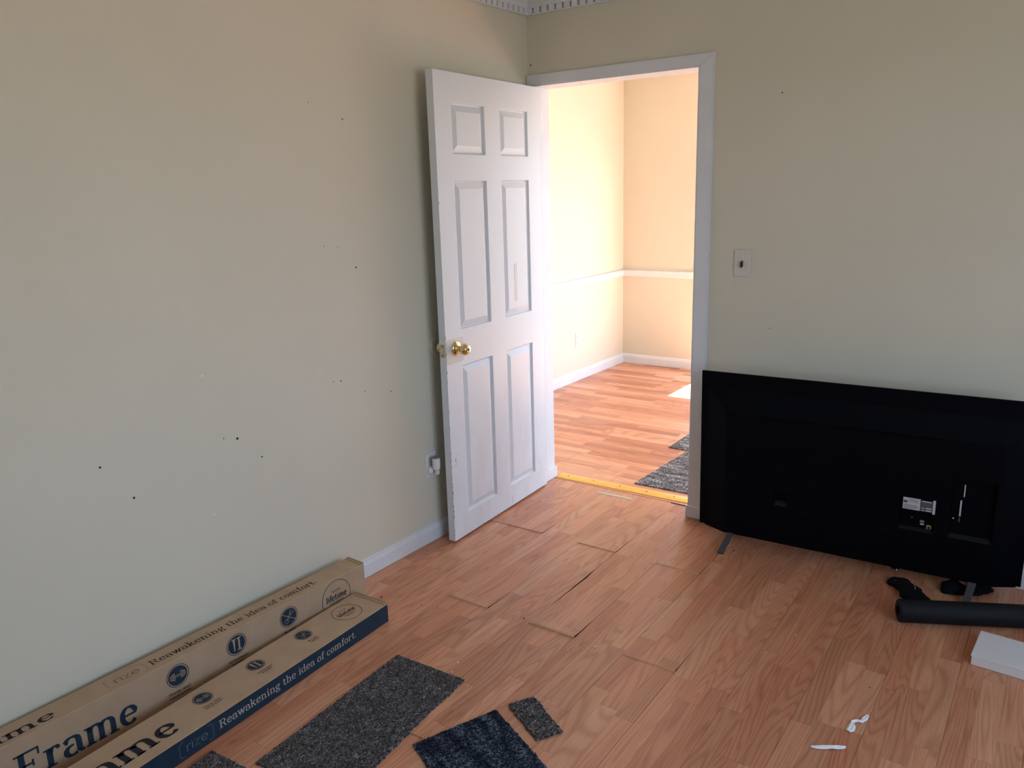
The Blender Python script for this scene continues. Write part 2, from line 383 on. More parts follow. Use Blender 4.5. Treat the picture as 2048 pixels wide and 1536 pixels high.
# next room: planks run along x
def hplank(x0, x1, y0, y1):
    g = .0005; b = .0008
    vs = []
    for x in (x0+g, x1-g):
        for yy, zz in ((y0+g, -.008), (y0+g, -b), (y0+g+b, 0), (y1-g-b, 0), (y1-g, -b), (y1-g, -.008)): vs.append((x, yy, zz))
    fs = [(j, j+6, j+7, j+1) for j in range(5)] + [(0, 1, 2, 3, 4, 5), (6, 11, 10, 9, 8, 7)]
    mobj('plank', vs, fs, [M['hfloor'], M['sub']], hf, [1, 0, 0, 0, 1, 1, 1])
k = 0; y = .112
ycuts = [.112] + [-.21 + PW*i for i in range(2, 17)] + [HY1]
for y0, y1 in zip(ycuts, ycuts[1:]):
    off = [-.35, -.95, -.05, -.7][k % 4]; k += 1
    xs = [HX0] + [off + j*1.29 for j in range(-1, 4) if HX0+.05 < off + j*1.29 < RX-.05] + [RX]
    for x0, x1 in zip(xs, xs[1:]):
        if y1 <= HY0: continue
        hplank(x0, x1, max(y0, .112), y1) if y0 > .12 else (hplank(x0, x1, max(y0, HY0), y1) if (x1 < JX0 or x0 > JX1) else hplank(x0, x1, .112, y1))
# dark slot at the right end of the threshold, split open joint in the floor
tag(boxo('expansion_gap', (.745, .874, .098, .106, .0002, .0012), M['hole']), 'dark open slot in the laminate in front of the gold threshold, right end', 'gap')

# ------------------------------------------------------------------ baseboards, casing, rails, crown
def extrude(name, prof, p0, p1, out, m, parent=None, cut0=0.0, cut1=0.0):
    """prof = [(depth, z)], swept from p0 to p1 (xy), out = xy normal. cut = extra length per depth (mitre)"""
    p0 = Vector((*p0, 0)); p1 = Vector((*p1, 0)); o = Vector((*out, 0)); d = (p1-p0).normalized(); n = len(prof); vs = []
    for P0, s, c in ((p0, -1, cut0), (p1, 1, cut1)):
        for dep, z in prof: vs.append(P0 + o*dep + d*(s*c*dep) + Vector((0, 0, z)))
    fs = [(i, (i+1) % n, (i+1) % n + n, i+n) for i in range(n)] + [tuple(range(n))[::-1], tuple(range(n, 2*n))]
    ob = mobj(name, vs, fs, m, parent)
    bm = bmesh.new(); bm.from_mesh(ob.data); bmesh.ops.recalc_face_normals(bm, faces=bm.faces); bm.to_mesh(ob.data); bm.free()
    return ob
BB = [(0.0005, .001), (.013, .001), (.013, .052), (.0125, .058), (.009, .066), (.0065, .076), (.0005, .080)]
struct(extrude('baseboard_left', BB, (lx(-.02), -.02), (lx(FY+.01), FY+.01), (1, LA), M['trim']))
struct(extrude('baseboard_back', BB, (.962, 0), (RX-.01, 0), (0, -1), M['trim']))
BN = [(0.0005, .001), (.013, .001), (.013, .06), (.010, .072), (.006, .082), (.0005, .087)]
struct(extrude('baseboard_next_room_left', BN, (HX0, HY0+.01), (HX0, HY1-.001), (1, 0), M['trim'], cut1=-1))
struct(extrude('baseboard_next_room_far', BN, (HX0, HY1), (GL[0]-.07, HY1), (0, -1), M['trim'], cut0=-1))
CR = [(0.0005, .788), (.012, .790), (.018, .800), (.018, .830), (.022, .838), (.022, .845), (.0005, .847)]
struct(extrude('trim_1', CR, (HX0, HY0+.01), (HX0, HY1-.001), (1, 0), M['trim'], cut1=-1))
struct(extrude('trim_2', CR, (HX0, HY1), (GL[0]-.07, HY1), (0, -1), M['trim'], cut0=-1))
# casing of the glass door
struct(boxo('trim_3', (GL[0]-.065, GL[0]-.002, HY1-.018, HY1-.0005, .001, 2.1), M['trim'], bev=.003))
# door frame: jamb lining, stops, casing with baseboard-like blocks at its feet
fr = struct(empty('door_frame', (JX0, 0, 0)))
kids = []
kids.append(boxo('jamb', (JX0-.0195, JX0, -.012, HY0+.004, .001, JH), M['trim']))
kids.append(boxo('jamb', (JX1, JX1+.0195, -.012, HY0+.004, .001, JH), M['trim']))
kids.append(boxo('head_jamb', (JX0-.0195, JX1+.0195, -.012, HY0+.004, JH, JH+.0195), M['trim']))
kids.append(boxo('door_stop', (JX0, JX0+.011, .028, .064, .001, JH-.012), M['trim'], bev=.002))
XO, HO = .951, 2.101
# mitred casing built as one picture-frame board per side
def casing(name, pts, y0, y1, inner):
    vs = [(x, y0, z) for x, z in pts] + [(x, y1, z) for x, z in pts]; n = len(pts)
    fs = [tuple(range(n))[::-1], tuple(range(n, 2*n))] + [(i, (i+1) % n, (i+1) % n+n, i+n) for i in range(n)]
    ob = mobj(name, vs, fs, M['trim'])
    bm = bmesh.new(); bm.from_mesh(ob.data); bmesh.ops.recalc_face_normals(bm, faces=bm.faces)
    fe = [e for e in bm.edges if all(abs(v.co.y-y1) < 1e-6 for v in e.verts)]
    bmesh.ops.bevel(bm, geom=fe, offset=.004, segments=2, affect='EDGES'); bm.to_mesh(ob.data); bm.free(); return ob
a = JX1+.003; zt = JH+.003
kids.append(casing('casing', [(a, .05), (XO, .05), (XO, HO), (a, zt)], -.0005, -.018, a))
kids.append(casing('casing', [(lx(0)+.002, zt), (a, zt), (XO, HO), (lx(0)+.002, HO)], -.0005, -.018, a))
kids.append(casing('casing', [(.003, .05), (JX0-.003, .05), (JX0-.003, zt-.002), (.003, zt-.002)], -.0005, -.009, a))
def jag(bm):
    for v in bm.verts: v.co += Vector((rng.normal()*.0006, rng.normal()*.0006, rng.normal()*.0006))
bm = bmesh.new(); bbox(bm, JX1-.006, XO+.006, -.027, -.0005, .001, .062, bev=.005, seg=2); jag(bm); kids.append(bobj('casing_block', bm, M['trim']))
bm = bmesh.new(); bbox(bm, JX0-.001, JX0+.012, .004, HY0+.014, .001, .062, bev=.004, seg=2); jag(bm); kids.append(bobj('casing_block', bm, M['trim']))
kids.append(boxo('strike_plate', (JX1-.0015, JX1-.0002, -.002, .026, .86, .925), M['dullbrass']))
adopt(fr, kids)
# crown moulding: cove above a dentil band
CRN = [(.0005, 0.0), (.007, 0.0), (.007, .005), (.007, .028), (.0225, .029), (.026, .036), (.028, .045), (.040, .058), (.058, .072), (.066, .086), (.072, .094), (.072, .1018), (.0005, .1018)]
CRN = [(d, CB+z) for d, z in CRN]
t1 = struct(extrude('trim_4', CRN, (lx(0), 0), (lx(FY), FY), (1, LA), M['trim'], cut0=-1, cut1=-1))
t2 = struct(extrude('trim_5', CRN, (0, 0), (RX, 0), (0, -1), M['trim'], cut0=-1, cut1=-1))
struct(extrude('trim_6', CRN, (RX, 0), (RX, FY), (-1, 0), M['trim'], cut0=-1, cut1=-1))
dm = bpy.data.meshes.new('dentil'); bm = bmesh.new(); bbox(bm, -.0150, .0150, 0, .0150, 0, .0235, bev=.0008); bmesh.ops.recalc_face_normals(bm, faces=bm.faces); bm.to_mesh(dm); bm.free(); dm.materials.append(M['trim'])
for t, horiz in ((t1, 0), (t2, 1)):
    for i in range(44):
        o = bpy.data.objects.new('dentil', dm); link(o, t)
        s = .030 + .0415*i
        if horiz: o.location = (s, -.0065, CB+.0052); o.rotation_euler = (0, 0, math.pi)
        else: o.location = (lx(-s, .0065), -s, CB+.0052); o.rotation_euler = (0, 0, -math.pi/2)
        # depth points into the room
    # thin lip under the dentils that ties them together
    if horiz: boxo('dentil_lip', (.018, RX-.02, -.0217, -.0065, CB-.0002, CB+.0050), M['trim'], t, bev=.0008)
    else: extrude('dentil_lip', [(.0065, CB-.0002), (.0217, CB-.0002), (.0217, CB+.005), (.0065, CB+.005)], (lx(-.018), -.018), (lx(FY), FY), (1, LA), M['trim'], t)

# nail holes and filler dots in the walls
def dots(parent, pts, wall, r=.0028, m=None):
    for p in pts:
        bm = bmesh.new()
        if wall == 'L': cyl(bm, (lx(p[0], .0003), p[0], p[1]), (lx(p[0], .0009), p[0], p[1]), r if len(p) < 3 else p[2], n=10)
        else: cyl(bm, (p[0], -.0003, p[1]), (p[0], -.0009, p[1]), r if len(p) < 3 else p[2], n=10)
        bobj('nail_hole' if m is None else 'filler_dot', bm, m or M['hole'], parent)
dots(wl, [(-1.229, 1.837), (-1.368, 1.379, .0018), (-1.216, 1.287, .0035), (-1.386, 1.886, .0018), (-1.827, .756, .0045), (-1.879, .771, .002), (-1.736, .663, .003), (-2.299, .796, .0035), (-2.212, .67, .0038), (-1.22, .79, .0022), (-1.072, .756, .0025), (-1.379, .863, .002), (-1.341, .857, .003), (-1.30, 1.37, .0015)], 'L')
dots(wb, [(1.236, 1.914), (1.231, .948, .002), (.02, 2.148, .004)], 'B')
dots(wl, [(-1.93, 1.0, .004), (-1.45, .93, .003), (-1.44, .905, .003), (-1.95, .52, .004), (-1.22, 1.33, .002)], 'L', m=M['spot'])

# threshold strip
th = tag(empty('threshold_strip', (.46, .16, 0)), 'gold metal threshold strip screwed across the doorway floor', 'threshold')
prof = [(-.038, .0005), (-.036, .0035), (-.012, .0075), (.012, .0075), (.036, .0035), (.038, .0005)]
Mt = Matrix.Translation((.46, .166, 0)) @ Matrix.Rotation(.018, 4, 'Z')
x0, x1 = -.407, .405
vs = [Mt @ Vector((x, p, z)) for x in (x0, x1) for p, z in prof]
bar = mobj('strip', vs, [(i, i+1, i+7, i+6) for i in range(5)] + [(0, 6, 11, 5), (5, 4, 3, 2, 1, 0), (6, 7, 8, 9, 10, 11)], M['gold'])
kk = [bar]
for x in (-.351, -.194, -.036, .121, .274, .37):
    bm = bmesh.new(); c = Mt @ Vector((x, -.002, 0)); cyl(bm, (c.x, c.y, .0070), (c.x, c.y, .0083), .0042, n=12); kk.append(bobj('screw', bm, M['screw']))
adopt(th, kk)

# ------------------------------------------------------------------ the door leaf
HXd, HYd, A = .0364, -.010, 1.5268
WD, HD, TH = .8357, 2.03, .035
root = struct(empty('door_1', (HXd, HYd, .010)))
root.rotation_euler = (0, 0, -A)     # local x runs from hinge to latch edge; local +y faces the viewer
root['label'] = 'white six-panel door standing open against the left wall'
PX = [(.116, .360), (.478, .724)]; PZ = [(.105, .803), (.961, 1.600), (1.705, 1.915)]
bm = bmesh.new()
Xs = sorted([0, WD] + [v for p in PX for v in p]); Zs = sorted([0, HD] + [v for p in PZ for v in p])
V = {}
def PV(i, j, s):
    if (i, j, s) not in V: V[(i, j, s)] = bm.verts.new((Xs[i], s*TH, Zs[j]))
    return V[(i, j, s)]
for i in range(len(Xs)-1):
    for j in range(len(Zs)-1):
        if any(abs(Xs[i]-p[0]) < 1e-6 for p in PX) and any(abs(Zs[j]-p[0]) < 1e-6 for p in PZ): continue
        for s in (0, 1): bm.faces.new((PV(i, j, s), PV(i+1, j, s), PV(i+1, j+1, s), PV(i, j+1, s)))
for i in range(len(Xs)-1):
    for j in (0, len(Zs)-1): bm.faces.new((PV(i, j, 0), PV(i+1, j, 0), PV(i+1, j, 1), PV(i, j, 1)))
for j in range(len(Zs)-1):
    for i in (0, len(Xs)-1): bm.faces.new((PV(i, j, 0), PV(i, j+1, 0), PV(i, j+1, 1), PV(i, j, 1)))
bobj('door_slab', bm, M['doorw'], root)
for px in PX:
    for pz in PZ:
        bm = bmesh.new(); rings = []
        for side in (1, 0):
            prof = [(0, 0), (.002, -.0005), (.006, -.0105), (.009, -.0115), (.034, -.0025), (.037, -.0015)]
            rr = []
            for ins, dep in prof:
                y = TH + dep if side else -dep
                rr.append([bm.verts.new((x, y, z)) for x, z in ((px[0]+ins, pz[0]+ins), (px[1]-ins, pz[0]+ins), (px[1]-ins, pz[1]-ins), (px[0]+ins, pz[1]-ins))])
            for a, b in zip(rr, rr[1:]):
                for q in range(4): bm.faces.new((a[q], a[(q+1) % 4], b[(q+1) % 4], b[q]))
            bm.faces.new(rr[-1]); rings.append(rr[0])
        for q in range(4): bm.faces.new((rings[0][q], rings[0][(q+1) % 4], rings[1][(q+1) % 4], rings[1][q]))
        bobj('panel', bm, M['doorw'], root)
KX, KZ = .764, .886
for s in (1, -1):
    y0 = TH if s > 0 else 0.0
    L = .066 if s > 0 else .058
    bm = bmesh.new(); lathe(bm, (KX, y0, KZ), (0, s, 0), [(0, .033), (.003, .033), (.008, .029), (.010, .020), (.012, .014), (.024, .0125), (.030, .014), (.034, .021), (.042, .0262), (.050, .0268), (.058, .024), (L-.003, .0195), (L, .018)], 40)
    kb = bobj('door_knob', bm, M['brass'], root, smooth=True)
    if s > 0:
        bm = bmesh.new(); lathe(bm, (KX, y0+L-.0005, KZ), (0, 1, 0), [(0, .0125), (.0012, .0125), (.0016, .0105), (.0008, .010)], 24); bobj('key_cylinder', bm, M['dullbrass'], kb)
        bm = bmesh.new(); cyl(bm, (KX, y0+L+.0002, KZ), (KX, y0+L+.0018, KZ), .0052, n=20); bobj('keyhole', bm, M['hole'], kb)
lp = boxo('latch_plate', (WD+.0001, WD+.0016, .005, .030, KZ-.029, KZ+.029), M['dullbrass'], root, bev=.0006)
bm = bmesh.new(); vs = bbox(bm, WD+.0015, WD+.011, .011, .024, KZ-.010, KZ+.010)
for v in vs:
    if v.co.x > WD+.01 and v.co.y > .02: v.co.x -= .008
bobj('latch_bolt', bm, M['chrome'], lp)
for dz in (-.021, .021):
    bm = bmesh.new(); cyl(bm, (WD+.0014, .0175, KZ+dz), (WD+.0022, .0175, KZ+dz), .0032, n=12); bobj('screw', bm, M['screw'], lp)
boxo('paint_patch', (WD-.125, WD-.0005, TH+.00005, TH+.0006, KZ-.063, KZ+.045), M['patch'], root)
boxo('tape_mark', (.245, .268, TH-.0012, TH-.0008, 1.03, 1.21), M['patch'], root)
for hz in (.18, 1.0, 1.83):
    bm = bmesh.new(); cyl(bm, (-.0045, -.002, hz-.045), (-.0045, -.002, hz+.045), .0055, n=16); hg = bobj('hinge', bm, M['trim'], root)
    boxo('hinge_leaf', (-.0012, -.0002, .002, TH-.002, hz-.045, hz+.045), M['trim'], hg)
# chips along the latch edge and scuffs
for i in range(34):
    z = abs(rng.normal())*.55 + .02
    if z > 1.95: continue
    h = rng.uniform(.002, .010); w = rng.uniform(.0006, .0018)
    bm = bmesh.new(); bbox(bm, WD-w, WD+.0003, TH-w, TH+.0003, z, z+h); bobj('chip', bm, M['dirt'], root)
for (sx_, sz_, w, h) in ((.802, .375, .003, .016), (.797, .36, .002, .006), (.792, .40, .004, .0015), (.806, .352, .0015, .008), (.35, .02, .0012, .03), (.62, .055, .03, .0012), (.66, .045, .02, .001)):
    boxo('scuff', (sx_, sx_+w, TH+.0001, TH+.0004, sz_, sz_+h), M['dirt'] if w < .01 else M['patch'], root)

# wall bumper behind the knob
bm = bmesh.new(); yb = HYd - math.sin(A)*KX + .003; lathe(bm, (lx(yb, .0005), yb, .899), (1, 0, 0), [(0, .044), (.004, .044), (.006, .041), (.0065, .030)], 40)
tag(bobj('wall_bumper', bm, M['plate'], smooth=False), 'round cream wall bumper disc behind the brass door knob', 'door stop')

# ------------------------------------------------------------------ switch and outlets
def duplex(loc, rz, label, plugged=False):
    root = tag(empty('wall_outlet', loc), label, 'outlet'); root.rotation_euler = (0, 0, rz)
    bm = bmesh.new(); bbox(bm, -.035, .035, .0005, .0055, -.0575, .0575, bev=.002, seg=2); bobj('cover_plate', bm, M['wplast'], root)
    for z in (.021, -.021):
        bm = bmesh.new(); lathe(bm, (0, .0054, z), (0, 1, 0), [(0, .0168), (.0018, .0165), (.0022, .015)], 28); s = bobj('socket', bm, M['plate'] if not plugged else M['wplast'], root)
        for x, h in ((-.0065, .008), (.0065, .007)): boxo('slot', (x-.001, x+.001, .0074, .0079, z+.001, z+.001+h), M['blk'], s)
        bm = bmesh.new(); cyl(bm, (0, .0074, z-.007), (0, .0079, z-.007), .0022, n=10); bobj('slot', bm, M['blk'], s)
    bm = bmesh.new(); cyl(bm, (0, .0054, 0), (0, .0064, 0), .003, n=12); bobj('screw', bm, M['plate'], root)
    return root
duplex((lx(-.853), -.853, .363), -math.pi/2, 'white duplex outlet low on the left wall beside the open door')
duplex((HX0, 2.18, .347), -math.pi/2, 'white duplex outlet on the sunlit wall of the next room')
af = tag(empty('air_freshener', (.024, -.868, .352)), 'white plug-in air freshener with grey top in the left wall outlet', 'air freshener')
kk = []
bm = bmesh.new(); lathe(bm, (.034, -.862, .352), (0, 0, 1), [(0, .013), (.002, .0165), (.006, .0175), (.050, .0185), (.054, .018)], 28); kk.append(bobj('body', bm, M['wplast'], smooth=False))
bm = bmesh.new(); lathe(bm, (.034, -.862, .406), (0, 0, 1), [(0, .0182), (.004, .0175), (.006, .015), (.0062, .006), (.0052, .005)], 28); kk.append(bobj('vent_cap', bm, M['gplast']))
bm = bmesh.new(); lathe(bm, (lx(-.862, .0085), -.862, .342), (1, 0, 0), [(0, .020), (.006, .021), (.012, .018), (.020, .010)], 24); kk.append(bobj('plug_base', bm, M['wplast']))
bm = bmesh.new(); lathe(bm, (.036, -.862, .328), (0, 0, 1), [(0, .009), (.004, .012), (.018, .012), (.024, .008)], 20); kk.append(bobj('refill', bm, M['plate']))
adopt(af, kk)
sw = tag(empty('light_switch', (1.0648+.0355, 0, 1.2258)), 'ivory light switch plate with black toggle right of the doorway', 'switch')
bm = bmesh.new(); bbox(bm, -.036, .036, -.0065, -.0005, -.058, .058, bev=.003, seg=2); bobj('cover_plate', bm, M['plate'], sw)
bm = bmesh.new(); vs = bbox(bm, -.0042, .0042, -.0185, -.006, -.013, .011, bev=.001)
for v in vs: v.co.z -= .4*(abs(v.co.y)-.006)
bobj('toggle', bm, M['blk'], sw)
boxo('toggle_slot', (-.005, .005, -.0069, -.0062, -.012, .013), M['plate'], sw)
for z in (.030, -.030):
    bm = bmesh.new(); cyl(bm, (0, -.0064, z), (0, -.0074, z), .003, n=12); bobj('screw', bm, M['trim'], sw)

# ------------------------------------------------------------------ slab-serif lettering, drawn as pen strokes (flat print)
def arc(cx, cy, rx, ry, a0, a1, n=14):
    return [(cx+rx*math.cos(math.radians(a0+(a1-a0)*i/n)), cy+ry*math.sin(math.radians(a0+(a1-a0)*i/n))) for i in range(n+1)]
def st(x, y0, y1): return [(x, y0), (x, y1)]
def G(w, strokes, serifs=(), dotsp=()): return dict(w=w, s=strokes, r=serifs, d=dotsp)
h = .05
def sb(x, w=.26, y=0): return (x-w/2, y, x+w/2, y+h)
def stp(x, y, w=.16): return (x-w, y-h, x+.02, y)
GL_ = {
 'R': G(.78, [st(.18, 0, .72), [(.18, .695), (.42, .695)] + arc(.42, .53, .17, .165, 90, -90)[1:] + [(.18, .365)], [(.40, .36), (.52, .24), (.56, .10), (.62, .03), (.74, .05)]], [sb(.18, .32), (.02, .67, .2, .72)]),
 'F': G(.70, [st(.2, 0, .72), [(.2, .695), (.62, .695)], [(.2, .37), (.45, .37)]], [sb(.2, .34), (.03, .67, .22, .72), (.58, .52, .63, .72), (.43, .28, .48, .46)]),
 'A': G(.76, [[(.12, .03), (.38, .70)], [(.38, .70), (.62, .03)], [(.22, .25), (.54, .25)]], [sb(.12, .26), sb(.62, .3)]),
 'S': G(.58, [arc(.28, .53, .18, .17, 30, 270) + arc(.28, .18, .20, .18, 90, -150)[1:]], [(.42, .5, .46, .7), (.08, .02, .12, .22)]),
 'N': G(.80, [st(.15, 0, .7), [(.15, .7), (.62, .03)], st(.62, 0, .7)], [sb(.15, .24), sb(.62, .2, .67), (.0, .67, .2, .72)]),
 'e': G(.53, [[(.07, .265), (.46, .265)] + arc(.265, .25, .195, .235, 5, 320, 22)[1:]]),
 'a': G(.56, [arc(.24, .36, .17, .125, 165, 20)[0:] + [(.415, .32), (.415, .07), (.46, .02), (.54, .04)], arc(.235, .14, .165, .13, 75, 360-50, 16)], (), [(.10, .385, .05)]),
 'w': G(.80, [[(.10, .48), (.26, .02)], [(.26, .02), (.40, .46)], [(.40, .46), (.55, .02)], [(.55, .02), (.70, .48)]], [(.0, .45, .22, .5), (.60, .45, .80, .5), (.32, .45, .48, .5)]),
 'k': G(.62, [st(.14, 0, .74), [(.14, .20), (.44, .47)], [(.27, .30), (.50, .03)]], [sb(.14, .25), stp(.14, .74, .14), (.34, .45, .56, .5), (.40, 0, .62, .05)]),
 'n': G(.64, [st(.15, 0, .49), [(.15, .36)] + arc(.31, .33, .16, .15, 160, 0, 10) + [(.47, 0)]], [sb(.15), sb(.47), stp(.15, .5, .14)]),
 'm': G(.96, [st(.15, 0, .49), [(.15, .36)] + arc(.30, .33, .15, .15, 160, 0, 10) + [(.45, 0)], [(.45, .36)] + arc(.61, .33, .16, .15, 160, 0, 10) + [(.77, 0)]], [sb(.15), sb(.45, .22), sb(.78), stp(.15, .5, .14)]),
 'i': G(.33, [st(.165, 0, .49)], [sb(.165), stp(.165, .5, .14)], [(.155, .66, .06)]),
 'g': G(.55, [arc(.25, .32, .155, .15, 0, 360, 20), [(.17, .17), (.13, .10), (.20, .06), (.38, .04), (.46, -.06)] + arc(.27, -.09, .19, .10, 0, -180, 12) + [(.10, -.02), (.20, .06)], [(.36, .42), (.48, .47)]], (), [(.49, .45, .045)]),
 't': G(.42, [[(.18, .64), (.18, .10)] + arc(.28, .10, .10, .08, 180, 330, 8), [(.04, .475), (.34, .475)]]),
 'h': G(.64, [st(.15, 0, .74), [(.15, .36)] + arc(.31, .33, .16, .15, 160, 0, 10) + [(.47, 0)]], [sb(.15), sb(.47), stp(.15, .74, .14)]),
 'd': G(.60, [arc(.25, .25, .18, .23, 60, 300, 18), st(.43, 0, .74)], [stp(.43, .74, .13), (.43, 0, .56, .05)]),
 'o': G(.54, [arc(.26, .25, .19, .23, 0, 360, 24)]),
 'f': G(.40, [[(.17, 0), (.17, .58)] + arc(.28, .60, .11, .12, 180, 50, 8), [(.04, .475), (.34, .475)]], [sb(.17, .28)], [(.35, .66, .05)]),
 'c': G(.50, [arc(.26, .25, .19, .23, 50, 315, 20)], (), [(.38, .40, .055)]),
 'r': G(.47, [st(.15, 0, .49), [(.15, .34)] + arc(.30, .36, .13, .12, 170, 60, 8)], [sb(.15, .28), stp(.15, .5, .14)], [(.37, .44, .055)]),
 'l': G(.32, [st(.16, 0, .74)], [sb(.16), stp(.16, .74, .14)]),
 'u': G(.64, [[(.16, .49), (.16, .17)] + arc(.30, .17, .14, .15, 180, 350, 10), st(.46, 0, .49)], [stp(.16, .5, .14), stp(.46, .5, .12), (.46, 0, .58, .05)]),
 'y': G(.60, [[(.12, .48), (.31, .03)], [(.50, .48), (.27, -.10), (.18, -.19), (.09, -.18)]], [(.02, .45, .24, .5), (.40, .45, .60, .5)], [(.10, -.16, .05)]),
 'q': G(.60, [arc(.25, .25, .18, .23, 60, 300, 18), st(.43, -.22, .49)], [sb(.43, .24, -.22)]),
 's': G(.46, [arc(.23, .36, .13, .12, 40, 270, 10) + arc(.23, .13, .15, .12, 90, -150, 10)[1:]], [(.33, .36, .37, .48), (.07, .02, .11, .14)]),
 '.': G(.24, [], (), [(.12, .06, .062)]),
 ' ': G(.30, []),
}
THIN = {  # single-line rounded letters for the maker's name in its bracket
 'r': (.36, [st(.08, 0, .5), [(.08, .36)] + arc(.25, .34, .17, .15, 160, 60, 8)]), 'i': (.2, [st(.08, 0, .5), st(.08, .64, .68)]),
 'z': (.46, [[(.05, .49), (.38, .49), (.05, .01), (.40, .01)]]), 'e': (.52, [[(.05, .26), (.47, .26)] + arc(.26, .25, .21, .25, 0, 320, 20)]),
}
class Ink:
    """flat print on a face: o origin, x/y directions, n normal, lift above the face"""
    def __init__(s, o, x, y, n, lift): s.o, s.x, s.y, s.n, s.l = Vector(o), Vector(x), Vector(y), Vector(n), lift; s.v = []; s.f = []
    def poly(s, pts):
        b = len(s.v); s.v += [s.o + s.x*p[0] + s.y*p[1] + s.n*s.l for p in pts]; s.f.append(tuple(range(b, b+len(pts))))
    def stroke(s, pts, tk, tn, fn=lambda p: p):
        P = [Vector(p) for p in pts]
        if len(P) < 2: return
        closed = (P[0]-P[-1]).length < 1e-6; n = len(P); Lp = []; Rp = []
        for i in range(n):
            a = P[i-1] if i else (P[-2] if closed else P[0]); b = P[i+1] if i < n-1 else (P[1] if closed else P[-1])
            d = (b-a); d.normalize() if d.length else None
            w = (tn + (tk-tn)*abs(d.y)**1.3)/2
            nn = Vector((-d.y, d.x)); Lp.append(P[i]+nn*w); Rp.append(P[i]-nn*w)
        for i in range(n-1): s.poly([fn(Rp[i]), fn(Rp[i+1]), fn(Lp[i+1]), fn(Lp[i])])
    def disc(s, cx, cy, r, n=20, fn=lambda p: p): s.poly([fn(Vector((cx+r*math.cos(2*math.pi*i/n), cy+r*math.sin(2*math.pi*i/n)))) for i in range(n)])
    def ring(s, cx, cy, r, w, n=40, a0=0, a1=360):
        A_ = arc(cx, cy, r, r, a0, a1, n); B_ = arc(cx, cy, r-w, r-w, a0, a1, n)
        for i in range(n): s.poly([B_[i], A_[i], A_[i+1], B_[i+1]])
    def rect(s, x0, y0, x1, y1, fn=lambda p: p): s.poly([fn(Vector(q)) for q in ((x0, y0), (x1, y0), (x1, y1), (x0, y1))])
    def text(s, t, x, y, cap, width=None, tk=.115, tn=.05, slant=0.0):
        tot = sum(GL_[c]['w'] for c in t); k = cap/.72; kx = k if width is None else width/tot
        u = 0
        for c in t:
            g = GL_[c]; fn = lambda p, u=u: (x+(u+p[0]+slant*p[1])*kx, y+p[1]*k)
            for q in g['s']: s.stroke(q, tk, tn, fn)
            for r in g['r']: s.rect(*r, fn)
            for d in g['d']: s.disc(d[0], d[1], d[2], 12, fn)
            u += g['w']
        return u*kx
    def thin(s, t, x, y, cap, width, w=.045):
        tot = sum(THIN[c][0] for c in t); kx = width/tot; k = cap/.68; u = 0
        for c in t:
            for q in THIN[c][1]: s.stroke(q, w, w, lambda p, u=u: (x+(u+p[0])*kx, y+p[1]*k))
            u += THIN[c][0]
    def build(s, name, m, parent): return mobj(name, s.v, s.f, m, parent)

def long_box(name, corner, yaw, w, hgt, length, label, flat):
    """corner = front/far bottom corner; local x runs from the near end to the far end (reading direction), local y to the wall"""
    root = tag(empty(name, (corner[0], corner[1], 0)), label, 'cardboard box', None)
    root.rotation_euler = (0, 0, math.pi/2 + yaw)       # local +x = far direction (+y world), local +y = towards the wall (-x world)
    bm = bmesh.new(); n = 26
    z0 = .001
    # slightly bowed cardboard body
    rings = []
    for i in range(n+1):
        x = -length*i/n; b = math.sin(i*1.7)*.0007 if 0 < i < n else 0
        rings.append([bm.verts.new(p) for p in ((x, 0+b, z0), (x, 0-b*.5, hgt-.0015), (x, .0015, hgt+b*.6), (x, w-.0015, hgt-b*.6), (x, w, hgt-.0015), (x, w, z0))])
    for a_, b_ in zip(rings, rings[1:]):
        for q in range(6):
            f = bm.faces.new((a_[q], a_[(q+1) % 6], b_[(q+1) % 6], b_[q]))
            f.material_index = 1 if (flat and q == 0) else 0
    bm.faces.new(rings[-1]); bm.faces.new(rings[0][::-1])
    bobj('body', bm, [M['kraft'], M['navy']], root)
    # end flap: doubled board standing a little proud
    bm = bmesh.new(); vs = bbox(bm, .0008, .0032, .002, w-.001, .002, hgt+.0048, bev=.0008)
    for v in vs: v.co += Vector((rng.normal()*.0004, rng.normal()*.0006, rng.normal()*.0006))
    bobj('end_flap', bm, M['kraft2'], root)
    bm = bmesh.new(); bbox(bm, -.010, .0009, .004, w-.003, hgt-.0002, hgt+.0022, bev=.0008); bobj('tuck_flap', bm, M['kraft'], root)
    return root
def seam_tape(root, w, hgt, xs):
    for x in xs: pass
X_, Y_, Z_ = (1, 0, 0), (0, 1, 0), (0, 0, 1); NY = (0, -1, 0)
